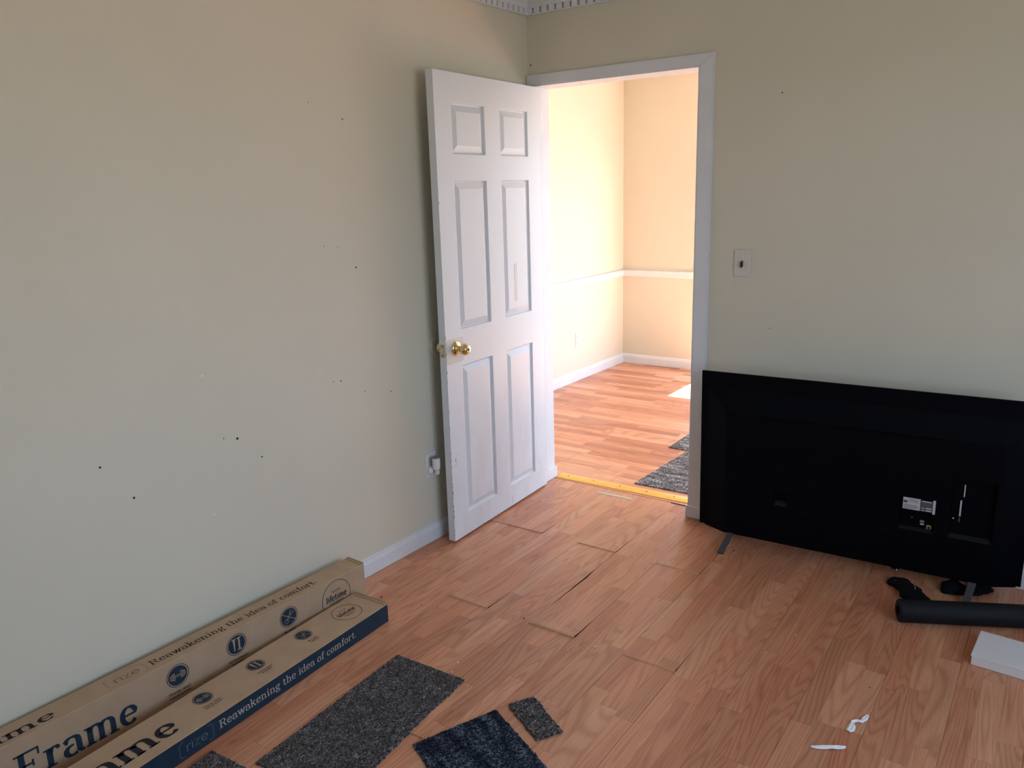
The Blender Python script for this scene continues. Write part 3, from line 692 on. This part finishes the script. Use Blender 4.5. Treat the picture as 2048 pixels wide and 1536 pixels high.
def icons(root, o, y, n, cx3, cy, r, cap_y, big=True):
    """dumbbell, screws and crossed tools in navy discs"""
    a, b, c = cx3
    k = r/.038; w = .0016*k
    def rf(cx, ang): return lambda p: (cx + p[0]*math.cos(ang)-p[1]*math.sin(ang), cy + p[0]*math.sin(ang)+p[1]*math.cos(ang))
    for cx, kind, l1, l2 in ((a, 0, 'Sturdy steel', 'construction'), (b, 1, 'All hardware', 'included'), (c, 2, 'No tools', 'required')):
        dk = Ink(o, X_, y, n, .0006); lt = Ink(o, X_, y, n, .0009)
        dk.ring(cx, cy, r, r*.06); dk.disc(cx, cy, r*.85, 36)
        f = rf(cx, 0)
        def outline(x0, y0, x1, y1):
            for q in ([(x0, y0), (x1, y0)], [(x1, y0), (x1, y1)], [(x1, y1), (x0, y1)], [(x0, y1), (x0, y0)]): lt.stroke(q, w, w, f)
        if kind == 0:
            outline(-.011*k, -.0022*k, .011*k, .0022*k)
            for sgn in (-1, 1):
                for xx, hh in ((.0125, .012), (.0180, .010), (.0235, .0065)): outline(sgn*xx*k-.0022*k, -hh*k, sgn*xx*k+.0022*k, hh*k)
        elif kind == 1:
            for dx, hl in ((-.0095, .023), (.0095, .021)):
                lt.poly([f(q) for q in ((dx*k-.0040*k, .020*k), (dx*k+.0040*k, .020*k), (dx*k+.0014*k, -hl*k), (dx*k-.0014*k, -hl*k))] if dx < 0 else [f(q) for q in ((dx*k-.0030*k, .020*k), (dx*k+.0030*k, .020*k), (dx*k+.0030*k, -hl*k), (dx*k-.0030*k, -hl*k))])
                hw = .0075*k; lt.rect(dx*k-hw, .019*k, dx*k+hw, .023*k, f)
                if dx > 0: lt.rect(dx*k-hw, -.023*k, dx*k+hw, -.019*k, f)
        else:
            f = rf(cx, math.radians(-35)); lt.stroke([(-.033*k, 0), (.033*k, 0)], .002*k, .002*k, f)
            f = rf(cx, math.radians(52))
            for sx2 in (-1, 1):
                lt.stroke(arc(sx2*.0195*k, 0, .0072*k, .0072*k, 30 if sx2 > 0 else 210, 330 if sx2 > 0 else 510, 14), w*1.1, w*1.1, f)
                lt.stroke([(sx2*.013*k, .0026*k), (sx2*.002*k, .0014*k)], w, w, f); lt.stroke([(sx2*.013*k, -.0026*k), (sx2*.002*k, -.0014*k)], w, w, f)
        d_ = dk.build('icon_disc', M['navy'], root); lt.build('icon', M['kraft'], d_)
        tx = Ink(o, X_, y, n, .0006); cap = .0085*k; w1 = .0062*len(l1)*k; w2 = .0062*len(l2)*k
        tx.text(l1, cx-w1/2, cap_y, cap, w1, .15, .07); tx.text(l2, cx-w2/2, cap_y-.0135*k, cap, w2, .15, .07)
        tx.rect(cx-.015*k, cap_y-.0235*k, cx+.015*k, cap_y-.0225*k)
        tx.build('caption', M['ink'], root)
def lifetime(root, o, y, n, cx, cy, r):
    k = Ink(o, X_, y, n, .0006); k.ring(cx, cy, r, r*.03, 56)
    k.text('lifetime', cx-r*.72, cy-r*.12, r*.36, r*1.44, .17, .08)
    k.rect(cx-r*.5, cy-r*.26, cx+r*.5, cy-r*.23); k.build('lettering', M['ink'], root)
    k = Ink(o, X_, y, n, .0006); k.text('limited', cx-r*.30, cy+r*.34, r*.16, r*.6, .13, .06)
    k.build('lettering', M['inkf'], root); k = Ink(o, X_, y, n, .0006)
    k.text('warranty', cx-r*.36, cy-r*.44, r*.15, r*.72, .14, .07); k.build('lettering', M['inkf'], root)
def bracket_name(root, o, y, n, x0, x1, y0, y1, m):
    k = Ink(o, X_, y, n, .0006); w = .0011; rr = (y1-y0)*.22
    def fr_(sx_, xa):
        pts = [(xa+sx_*.016, y1), (xa+sx_*rr, y1)] + [(xa+sx_*(rr-rr*math.sin(t)), y1-rr+rr*math.cos(t)) for t in [i*math.pi/12 for i in range(1, 7)]] + [(xa, y0+rr)] + [(xa+sx_*(rr-rr*math.cos(t)), y0+rr-rr*math.sin(t)) for t in [i*math.pi/12 for i in range(1, 7)]] + [(xa+sx_*.016, y0)]
        k.stroke(pts, w, w)
    fr_(1, x0); fr_(-1, x1)
    wd = x1-x0; hh = y1-y0
    k.thin('rize', x0+wd*.18, y0+hh*.24, hh*.56, wd*.66, .055)
    k.build('logo', m, root)

# box standing on edge against the wall
b1 = long_box('bed_frame_box', (.136, -1.44), -.038, .095, .16, 1.75, 'tall kraft bed frame carton standing on edge against the left wall', False)
of = (0, -.0006, 0)
Y1 = Z_; N1 = NY
# front face print (local y-up = z)
icons(b1, (0, 0, 0), Z_, NY, (-.788, -.575, -.361), .104, .038, .047)
lifetime(b1, (0, 0, 0), Z_, NY, -.143, .083, .069)
k = Ink((0, 0, 0), X_, Z_, NY, .0006); k.text('Frame', -1.268, .030, .085, .345, .15, .055); k.build('lettering', M['navy'], b1)
# top face print
ot = (0, 0, .16)
k = Ink(ot, X_, Y_, Z_, .0006); k.text('Reawakening the idea of comfort.', -.849, .030, .030, .649, .10, .045); k.build('lettering', M['ink'], b1)
k = Ink(ot, X_, Y_, Z_, .0006); k.text('Frame', -1.42, .020, .043, .287, .12, .05); k.build('lettering', M['ink'], b1)
bracket_name(b1, ot, Y_, Z_, -.984, -.862, .018, .070, M['inkf'])
# flat box in front of it
b2 = long_box('bed_frame_box', (.3175, -1.5035), .0378, .171, .0714, 1.75, 'low kraft and navy bed frame carton lying flat in front of the taller one', True)
ot = (0, 0, .0714)
icons(b2, ot, Y_, Z_, (-.722, -.520, -.312), .112, .0305, .064)
lifetime(b2, ot, Y_, Z_, -.121, .090, .056)
k = Ink(ot, X_, Y_, Z_, .0008); k.text('Frame', -1.235, .042, .083, .395, .15, .055); k.build('lettering', M['ink'], b2)
k = Ink((0, 0, 0), X_, Z_, NY, .0008); k.text('Reawakening the idea of comfort.', -.752, .026, .026, .582, .10, .05); k.build('lettering', M['cream'], b2)
bracket_name(b2, (0, 0, 0), Z_, NY, -.885, -.772, .012, .060, M['line'])

# ------------------------------------------------------------------ carpet pieces
def mat_piece(name, corners, m, label, th=.008, step=.0032, cat='carpet piece', fray=.0016, group=None, rough_h=.0018):
    """corners: 4 xy points in order, grid displaced like loop pile with frayed rim"""
    C = [Vector((*c, 0)) for c in corners]; L1 = (C[1]-C[0]).length; L2 = (C[3]-C[0]).length
    nx = max(4, int(L1/step)); ny = max(4, int(L2/step))
    u = np.linspace(0, 1, nx+1)[None, :, None]; v = np.linspace(0, 1, ny+1)[:, None, None]
    c = [np.array(q) for q in C]
    P = (1-u)*(1-v)*c[0] + u*(1-v)*c[1] + u*v*c[2] + (1-u)*v*c[3]
    H = th + rng.uniform(-1, 1, (ny+1, nx+1))*rough_h*.7
    P[:, :, 0] += rng.uniform(-.0007, .0007, H.shape); P[:, :, 1] += rng.uniform(-.0007, .0007, H.shape)
    rim = np.zeros(H.shape, bool); rim[0] = rim[-1] = True; rim[:, 0] = rim[:, -1] = True
    H[rim] *= .72; P[rim, :2] += rng.normal(0, fray, (rim.sum(), 2))
    P[:, :, 2] = H
    top = P.reshape(-1, 3); idx = np.arange((nx+1)*(ny+1)).reshape(ny+1, nx+1)
    q = np.stack([idx[:-1, :-1], idx[:-1, 1:], idx[1:, 1:], idx[1:, :-1]], -1).reshape(-1, 4)
    loop = list(idx[0, :]) + list(idx[1:, -1]) + list(idx[-1, -2::-1]) + list(idx[-2:0:-1, 0])
    base = len(top); low = top[loop].copy(); low[:, 2] = .0006
    vs = np.vstack([top, low]); n = len(loop)
    fs = [tuple(int(t) for t in r) for r in q] + [(int(loop[(i+1) % n]), int(loop[i]), base+i, base+(i+1) % n) for i in range(n)] + [tuple(range(base+n-1, base-1, -1))]
    o = mobj(name, vs.tolist(), fs, m)
    bm = bmesh.new(); bm.from_mesh(o.data); bmesh.ops.recalc_face_normals(bm, faces=bm.faces); bm.to_mesh(o.data); bm.free()
    return tag(o, label, cat, group)
mat_piece('carpet_piece', [(.505, -1.656), (.791, -1.645), (.845, -2.262), (.535, -2.272)], M['cA'], 'large charcoal carpet strip lying beside the cardboard boxes')
mat_piece('carpet_piece', [(.971, -1.713), (.861, -1.972), (1.222, -2.143), (1.332, -1.884)], M['cB'], 'navy blue carpet square with pale flecks at the bottom edge')
mat_piece('carpet_piece', [(.988, -1.673), (1.034, -1.596), (1.194, -1.687), (1.155, -1.762)], M['cA'], 'smallest charcoal carpet scrap beside the navy carpet square', fray=.002)
mat_piece('carpet_piece', [(.386, -2.31), (.386-.20, -2.66), (.386+.06, -2.80), (.68, -2.44)][0:1] + [(.66, -2.295), (.69, -2.58), (.40, -2.60)], M['cA'], 'charcoal carpet corner cut off by the bottom edge below the navy carton')
mat_piece('floor_mat', [(.467, .250), (1.07, .262), (1.07, .886), (.500, .886)], M['cH'], 'grey streaked floor mat nearer the gold threshold', .007, .006, 'mat', .0006)
mat_piece('floor_mat', [(.377, .905), (.98, .905), (.98, 1.51), (.371, 1.51)], M['cH'], 'grey streaked floor mat farther into the next room', .007, .006, 'mat', .0006)
# laminate offcut sticking out from under the carpet strip
tag(boxo('laminate_offcut', (-.035, .035, -.075, .075, .0007, .0035), M['floor'], M4=Matrix.Translation((.826, -1.86, 0)) @ Matrix.Rotation(.05, 4, 'Z')), 'thin laminate offcut poking out from under the large carpet strip', 'offcut')
bpy.data.objects['laminate_offcut'].location.z = 0

# ------------------------------------------------------------------ television with its back to the room
TVX, TVY, TVZ, TVT, TVW_ = 1.0183, -.2029, .0716, -.0303, .0402
tvr = tag(empty('television', (TVX, TVY, 0)), 'black flat television standing on the floor with its back to the room', 'television')
tvr.rotation_euler = (0, 0, TVW_)
W_, H_ = 1.235, .713
TL = Matrix.Translation((0, 0, TVZ)) @ Matrix.Rotation(-TVT*-1, 4, 'X')      # tiny lean towards the room
TL = Matrix.Translation((0, 0, TVZ)) @ Matrix.Rotation(-TVT, 4, 'X')
def tvobj(name, bm, m, parent=tvr, smooth=False):
    for v in bm.verts: v.co = TL @ v.co
    return bobj(name, bm, m, parent, smooth)
# local: x right, y away from viewer (screen side), z up
bm = bmesh.new(); bbox(bm, 0, W_, 0, .011, 0, H_, bev=.002, seg=2); tvobj('back_panel', bm, M['tv'])
bm = bmesh.new(); bbox(bm, .004, W_-.004, .0105, .0135, .006, H_-.004); tvobj('screen', bm, M['tvs'])
bm = bmesh.new(); bbox(bm, -.0008, W_+.0008, .008, .0145, -.0008, .006, bev=.0006); tvobj('bezel', bm, M['ledge'])
# housing with pockets
DP = -.040
hx0, hx1, hz0, hz1 = .125, W_-.10, -.004, .553
POC = [(.336, .391, .169, .231, .022, .014), (.812, .934, .168, .302, .022, .006), (.984, 1.128, .166, .405, .024, .010)]
bm = bmesh.new(); Xs = sorted([hx0, hx1] + [v for p in POC for v in p[:2]]); Zs = sorted([hz0, hz1] + [v for p in POC for v in p[2:4]]); V = {}
def PV2(i, j):
    if (i, j) not in V: V[(i, j)] = bm.verts.new((Xs[i], DP, Zs[j]))
    return V[(i, j)]
for i in range(len(Xs)-1):
    for j in range(len(Zs)-1):
        if any(p[0]-1e-6 <= Xs[i] and Xs[i+1] <= p[1]+1e-6 and p[2]-1e-6 <= Zs[j] and Zs[j+1] <= p[3]+1e-6 for p in POC): continue
        bm.faces.new((PV2(i, j), PV2(i+1, j), PV2(i+1, j+1), PV2(i, j+1)))
# sloping rims down to the panel
def ringedge():
    out = [PV2(i, 0) for i in range(len(Xs))] + [PV2(len(Xs)-1, j) for j in range(1, len(Zs))] + [PV2(i, len(Zs)-1) for i in range(len(Xs)-2, -1, -1)] + [PV2(0, j) for j in range(len(Zs)-2, 0, -1)]
    return out
rg = ringedge(); low = []
for v in rg:
    x, z = v.co.x, v.co.z
    nx_ = x - .10 if abs(x-hx0) < 1e-6 else (x + .085 if abs(x-hx1) < 1e-6 else x)
    nz_ = z + .09 if abs(z-hz1) < 1e-6 else z
    low.append(bm.verts.new((nx_, .001, nz_)))
n_ = len(rg)
for i in range(n_): bm.faces.new((rg[i], rg[(i+1) % n_], low[(i+1) % n_], low[i]))
tvobj('housing', bm, M['tv'])
hs = tvr.children[-1]
for (x0, x1, z0, z1, dp, lg) in POC:
    bm = bmesh.new()
    a_ = [bm.verts.new(p) for p in ((x0, DP, z0), (x1, DP, z0), (x1, DP, z1), (x0, DP, z1))]
    b_ = [bm.verts.new(p) for p in ((x0+.003, DP+dp, z0+lg), (x1-.003, DP+dp, z0+lg), (x1-.003, DP+dp, z1-.002), (x0+.003, DP+dp, z1-.002))]
    for i in range(4):
        f = bm.faces.new((a_[i], a_[(i+1) % 4], b_[(i+1) % 4], b_[i])); f.material_index = 1 if i == 0 else 0  # bottom slope gets the paler material, light on the lip put into colour
    bm.faces.new(b_); tvobj('port_recess', bm, [M['tv'], M['ledge']])
bm = bmesh.new(); bbox(bm, .253, .974, DP-.0006, DP+.0005, .5465, .5495); tvobj('seam', bm, M['tvs'])
bm = bmesh.new(); bbox(bm, .823, .883, DP-.0012, DP-.0002, .254, .301); lb = tvobj('rating_label', bm, M['label'])
bm = bmesh.new(); bbox(bm, .885, .924, DP-.0010, DP-.0002, .254, .298); tvobj('rating_label', bm, M['label2'])
def tvdash(rects, m, name='print_line'):
    for (x0, x1, z0, z1) in rects:
        bm = bmesh.new(); bbox(bm, x0, x1, DP-.0016, DP-.0011, z0, z1); tvobj(name, bm, m, lb)
tvdash([(.825, .838, .279, .290)] + [(.825+.0, .879-rng.uniform(0, .012), .2575+.0045*i, .2590+.0045*i) for i in range(4)] + [(.842, .876, .285+.0045*i, .2862+.0045*i) for i in range(3)], M['label2'])
tvdash([(.888, .921, .293, .2965), (.887, .899, .256, .259), (.903, .922, .256, .2605), (.903, .922, .266, .2705), (.887, .898, .266, .2685)], M['label'])
bm = bmesh.new(); bbox(bm, .9255, .9345, DP-.0012, DP-.0002, .248, .3045); tvobj('rating_label', bm, M['label'])
# port labels and sockets
for (x0, x1, z0, z1, m_) in ((1.0215, 1.0255, .330, .378, M['label']), (1.013, 1.0185, .250, .314, M['label']), (1.013, 1.017, .226, .244, M['label2']), (.992, .998, .236, .240, M['label'])):
    bm = bmesh.new(); bbox(bm, x0, x1, DP+.020, DP+.0235, z0, z1); tvobj('port_label', bm, m_)
for (x0, x1, z0, z1, m_) in ((.909, .926, .177, .193, M['dullbrass']), (.887, .900, .190, .195, M['label']), (.885, .900, .200, .208, M['gplast']), (.852, .860, .212, .215, M['label2'])):
    bm = bmesh.new(); bbox(bm, x0, x1, DP+.017, DP+.0215, z0, z1); tvobj('socket', bm, m_)
bm = bmesh.new(); bbox(bm, .913, .922, DP+.0162, DP+.0169, .178, .187); tvobj('socket', bm, M['blk'])
for (x, z) in ((.456, .150), (.758, .145), (.49, .29)):
    bm = bmesh.new(); cyl(bm, (x, DP-.0008, z), (x, DP+.001, z), .0022, n=10); tvobj('screw', bm, M['ledge'])
bm = bmesh.new(); bbox(bm, .800, .830, -.036, .006, -.015, -.002, bev=.003); tvobj('sensor_pod', bm, M['tv'])
bm = bmesh.new(); bmesh.ops.create_uvsphere(bm, u_segments=12, v_segments=8, radius=.0028)
for v in bm.verts: v.co += Vector((.822, -.038, -.012))
tvobj('indicator', bm, M['wplast'])
# feet: inverted V blades
for fx in (.150, 1.077):
    bm = bmesh.new()
    for sgn in (-1, 1):
        top = Vector((fx + .006, -.02+sgn*.012, -.0)); tip = Vector((fx-.010*(1 if sgn < 0 else 0), -.02 + (.13 if sgn > 0 else -.105), -TVZ+.0025))
        w = .0125; t = .004
        vs = []
        for P, ww in ((top, w*1.05), (tip, w)):
            for dx, dz in ((-ww, -t), (ww, -t), (ww, t), (-ww, t)): vs.append(bm.verts.new((P.x+dx, P.y + (0 if dz < 0 else -sgn*0.0), P.z+dz if P is top else P.z + (dz+t)*.9 - .0015)))
        for i in range(4): bm.faces.new((vs[i], vs[(i+1) % 4], vs[4+(i+1) % 4], vs[4+i]))
        bm.faces.new(vs[:4][::-1]); bm.faces.new(vs[4:])
    for v in bm.verts: v.co.z += TVZ
    bobj('foot', bm, M['foot'], tvr)

# ------------------------------------------------------------------ foam roll, socks, white box
bm = bmesh.new()
a = Vector((1.898, -.506, .0415)); dv = Vector((.371, .184, 0)).normalized(); bq = a + dv*.86
lathe(bm, a, dv, [(0.0, .019), (0.0, .034), (.002, .039), (.006, .0408), (.30, .0412), (.60, .0408), (.854, .041), (.86, .036), (.86, .019)], 44)
rl = bobj('roll_tube', bm, M['foam'], smooth=True)
# hollow centre
bm = bmesh.new(); bm.from_mesh(rl.data)
bmesh.ops.delete(bm, geom=[f for f in bm.faces if len(f.verts) > 4], context='FACES'); bm.to_mesh(rl.data); bm.free()
bm = bmesh.new(); q = dv.to_track_quat('Z', 'Y'); rr_ = []
for d in (0.0, .86): rr_.append([bm.verts.new(a + dv*d + q @ Vector((math.cos(2*math.pi*i/44)*.019, math.sin(2*math.pi*i/44)*.019, 0))) for i in range(44)])
for i in range(44): bm.faces.new((rr_[0][i], rr_[0][(i+1) % 44], rr_[1][(i+1) % 44], rr_[1][i]))
core = bobj('roll_core', bm, M['blk'])
tr = tag(empty('foam_roller', (a.x, a.y, 0)), 'long black foam roll lying on the floor in front of the television', 'foam roller')
adopt(tr, [rl, core])

def sock(name, path, label, lines=()):
    """path = [(x,y,half width,height)]; soft flattened tube"""
    bm = bmesh.new(); rings = []; n = 20; P = [Vector((p[0], p[1], 0)) for p in path]
    # densify
    pts = []
    for i in range(len(path)-1):
        for k_ in range(6):
            t = k_/6; p_, q_ = path[i], path[i+1]; pts.append([p_[j]*(1-t)+q_[j]*t for j in range(4)])
    pts.append(list(path[-1]))
    A_ = np.array(pts)
    for _ in range(3): A_[1:-1] = (A_[:-2] + 2*A_[1:-1] + A_[2:])/4
    for i, (x, y, w, hh) in enumerate(A_):
        j0, j1 = max(0, i-1), min(len(A_)-1, i+1); d = Vector((A_[j1][0]-A_[j0][0], A_[j1][1]-A_[j0][1], 0)).normalized(); s = Vector((-d.y, d.x, 0))
        ring = []
        for q in range(n):
            t = 2*math.pi*q/n; cz = math.sin(t)
            wob = 1 + .10*math.sin(3*t + i*.9) + .06*math.sin(5*t - i*.6)
            ring.append(bm.verts.new(Vector((x, y, 0)) + s*(math.cos(t)*w*wob) + Vector((0, 0, .0015 + max(0.0, hh*.5*(1+cz*wob))))))
        rings.append(ring)
    for a_, b_ in zip(rings, rings[1:]):
        for q in range(n): bm.faces.new((a_[q], a_[(q+1) % n], b_[(q+1) % n], b_[q]))
    bm.faces.new(rings[0]); bm.faces.new(rings[-1][::-1])
    o = bobj('knit_fabric', bm, M['sock'], smooth=True)
    root = tag(empty(name, (path[0][0], path[0][1], 0)), label, 'sock')
    kk = [o]
    for ln in lines:
        bm = bmesh.new()
        for p_, q_ in zip(ln, ln[1:]): cyl(bm, p_, q_, .0011, n=6)
        kk.append(bobj('seam_stitch', bm, M['sockl']))
    adopt(root, kk)
sock('sock', [(1.814, -.230, .008, .008), (1.828, -.226, .030, .022), (1.855, -.222, .036, .030), (1.885, -.255, .036, .034), (1.912, -.300, .044, .036), (1.940, -.350, .046, .034), (1.955, -.395, .036, .030), (1.960, -.425, .030, .020)],
     'crumpled black sock with pale seam lines tucked behind the foam roll',
     [[(1.836, -.246, .0205), (1.848, -.238, .0275), (1.858, -.222, .0300), (1.866, -.205, .0270)], [(1.915, -.268, .0350), (1.922, -.283, .0365), (1.922, -.300, .0378)]])
sock('sock', [(2.004, -.200, .008, .010), (2.016, -.190, .034, .030), (2.040, -.165, .044, .042), (2.070, -.165, .032, .032), (2.100, -.155, .026, .020), (2.130, -.115, .032, .026), (2.155, -.090, .022, .018), (2.165, -.082, .006, .008)],
     'plain black sock lying under the television beside its right foot')
wx = tag(empty('white_carton', (2.148, -.672, 0)), 'shallow white cardboard carton at the right edge below the foam roll', 'box')
wx.rotation_euler = (0, 0, math.radians(-4))
boxo('body', (0, .30, 0, .18, .001, .033), M['wbox'], wx, bev=.001)
bm = bmesh.new(); bbox(bm, -.0018, .30, -.0012, .1812, .0325, .0350, bev=.0007); bobj('lid', bm, M['wbox'], wx)
boxo('lid_edge', (-.0030, -.0017, .001, .180, .030, .0353), M['wboxe'], wx)
boxo('lid_edge', (0, .30, .1812, .184, .028, .0352), M['wboxe'], wx)

# ------------------------------------------------------------------ litter
def crumple(name, pts, label, m, cat, w=.008):
    """folded strip of paper following pts (x,y,halfwidth)"""
    bm = bmesh.new(); prev = None
    for i, (x, y, hw) in enumerate(pts):
        j0, j1 = max(0, i-1), min(len(pts)-1, i+1); d = Vector((pts[j1][0]-pts[j0][0], pts[j1][1]-pts[j0][1])).normalized(); s = Vector((-d.y, d.x))
        row = []
        for k_, t in enumerate((-1, -.5, 0, .45, 1)):
            z = .001 + (.004 if k_ in (1, 3) else (.0018 if k_ == 2 else 0)) + abs(rng.normal())*.0016
            row.append(bm.verts.new((x+s.x*hw*t, y+s.y*hw*t, z)))
        if prev:
            for a_, b_, c_, e_ in zip(prev, prev[1:], row[1:], row): bm.faces.new((a_, b_, c_, e_))
        prev = row
    o = bobj(name, bm, m); md = o.modifiers.new('thick', 'SOLIDIFY'); md.thickness = .0006; md.offset = 1
    return tag(o, label, cat)
crumple('paper_strip', [(1.820, -1.360, .002), (1.832, -1.354, .0065), (1.850, -1.342, .0075), (1.868, -1.331, .008), (1.882, -1.322, .007), (1.893, -1.316, .0075), (1.902, -1.310, .002)], 'flat folded white paper strip lowest on the floor', M['tissue'], 'paper')
crumple('paper_scrap', [(1.892, -1.236, .006), (1.896, -1.222, .011), (1.896, -1.203, .010), (1.893, -1.188, .005), (1.903, -1.176, .006), (1.915, -1.170, .0035), (1.920, -1.150, .008), (1.924, -1.130, .004)], 'small twisted white paper scrap above the folded strip', M['tissue'], 'paper')
tag(boxo('tape_strip', (-.098, .098, -.0125, .0125, .0006, .0012), M['tape'], M4=Matrix.Translation((.457, .046, 0)) @ Matrix.Rotation(.03, 4, 'Z')), 'beige tape strip stuck on the floor before the threshold', 'tape')
cr_pts = [(.71, -1.576, .0042, 0), (.728, -1.629, .0032, 0), (.771, -.738, .0045, 0), (.766, -.80, .003, 0), (1.058, -1.244, .0055, 0), (.961, -.552, .004, 0), (1.62, -.80, .004, 0),
          (.168, -1.387, .0040, 1), (.344, -1.347, .0030, 1), (.741, -1.22, .0036, 1), (1.202, -.263, .0045, 1), (1.10, -1.62, .0025, 1), (.30, -1.62, .0025, 1), (.47, -1.30, .002, 1), (1.9, -.98, .0025, 1), (.62, -1.4, .002, 1)]
cr_lab = ['pale chip beside the right corner of the large charcoal carpet strip', 'pale chip touching the far right edge of the large charcoal carpet strip', 'pale chip at the far end of the open floor seam', 'pale chip halfway along the open floor seam',
          'largest pale chip, alone in the middle of the floor', 'pale chip on the raised plank end nearest the television foot', 'pale chip on the bare floor in front of the foam roll',
          'dark crumb just behind the far end of the two cartons', 'dark crumb to the right of the far end of the low carton', 'dark crumb beside the raised plank end in the middle of the floor', 'dark crumb beside the left television foot',
          'dark crumb just beyond the smallest carpet scrap', 'dark crumb close to the navy side of the low carton', 'dark crumb between the low carton and the raised planks', 'dark crumb near the shallow white carton', 'dark crumb behind the top corner of the large carpet strip']
for g, (x, y, r, dk) in enumerate(cr_pts):
    bm = bmesh.new(); bmesh.ops.create_icosphere(bm, subdivisions=1, radius=r)
    for v in bm.verts: v.co = Vector((v.co.x*rng.uniform(.6, 1.2)+x, v.co.y*rng.uniform(.6, 1.3)+y, max(.0006, v.co.z*.5+.0006+r*.45)))
    tag(bobj('floor_crumb', bm, M['crumbd'] if dk else M['crumb']), cr_lab[g], 'crumb', 'dark crumbs on the floor' if dk else 'pale chips on the floor')

bpy.context.view_layer.update()
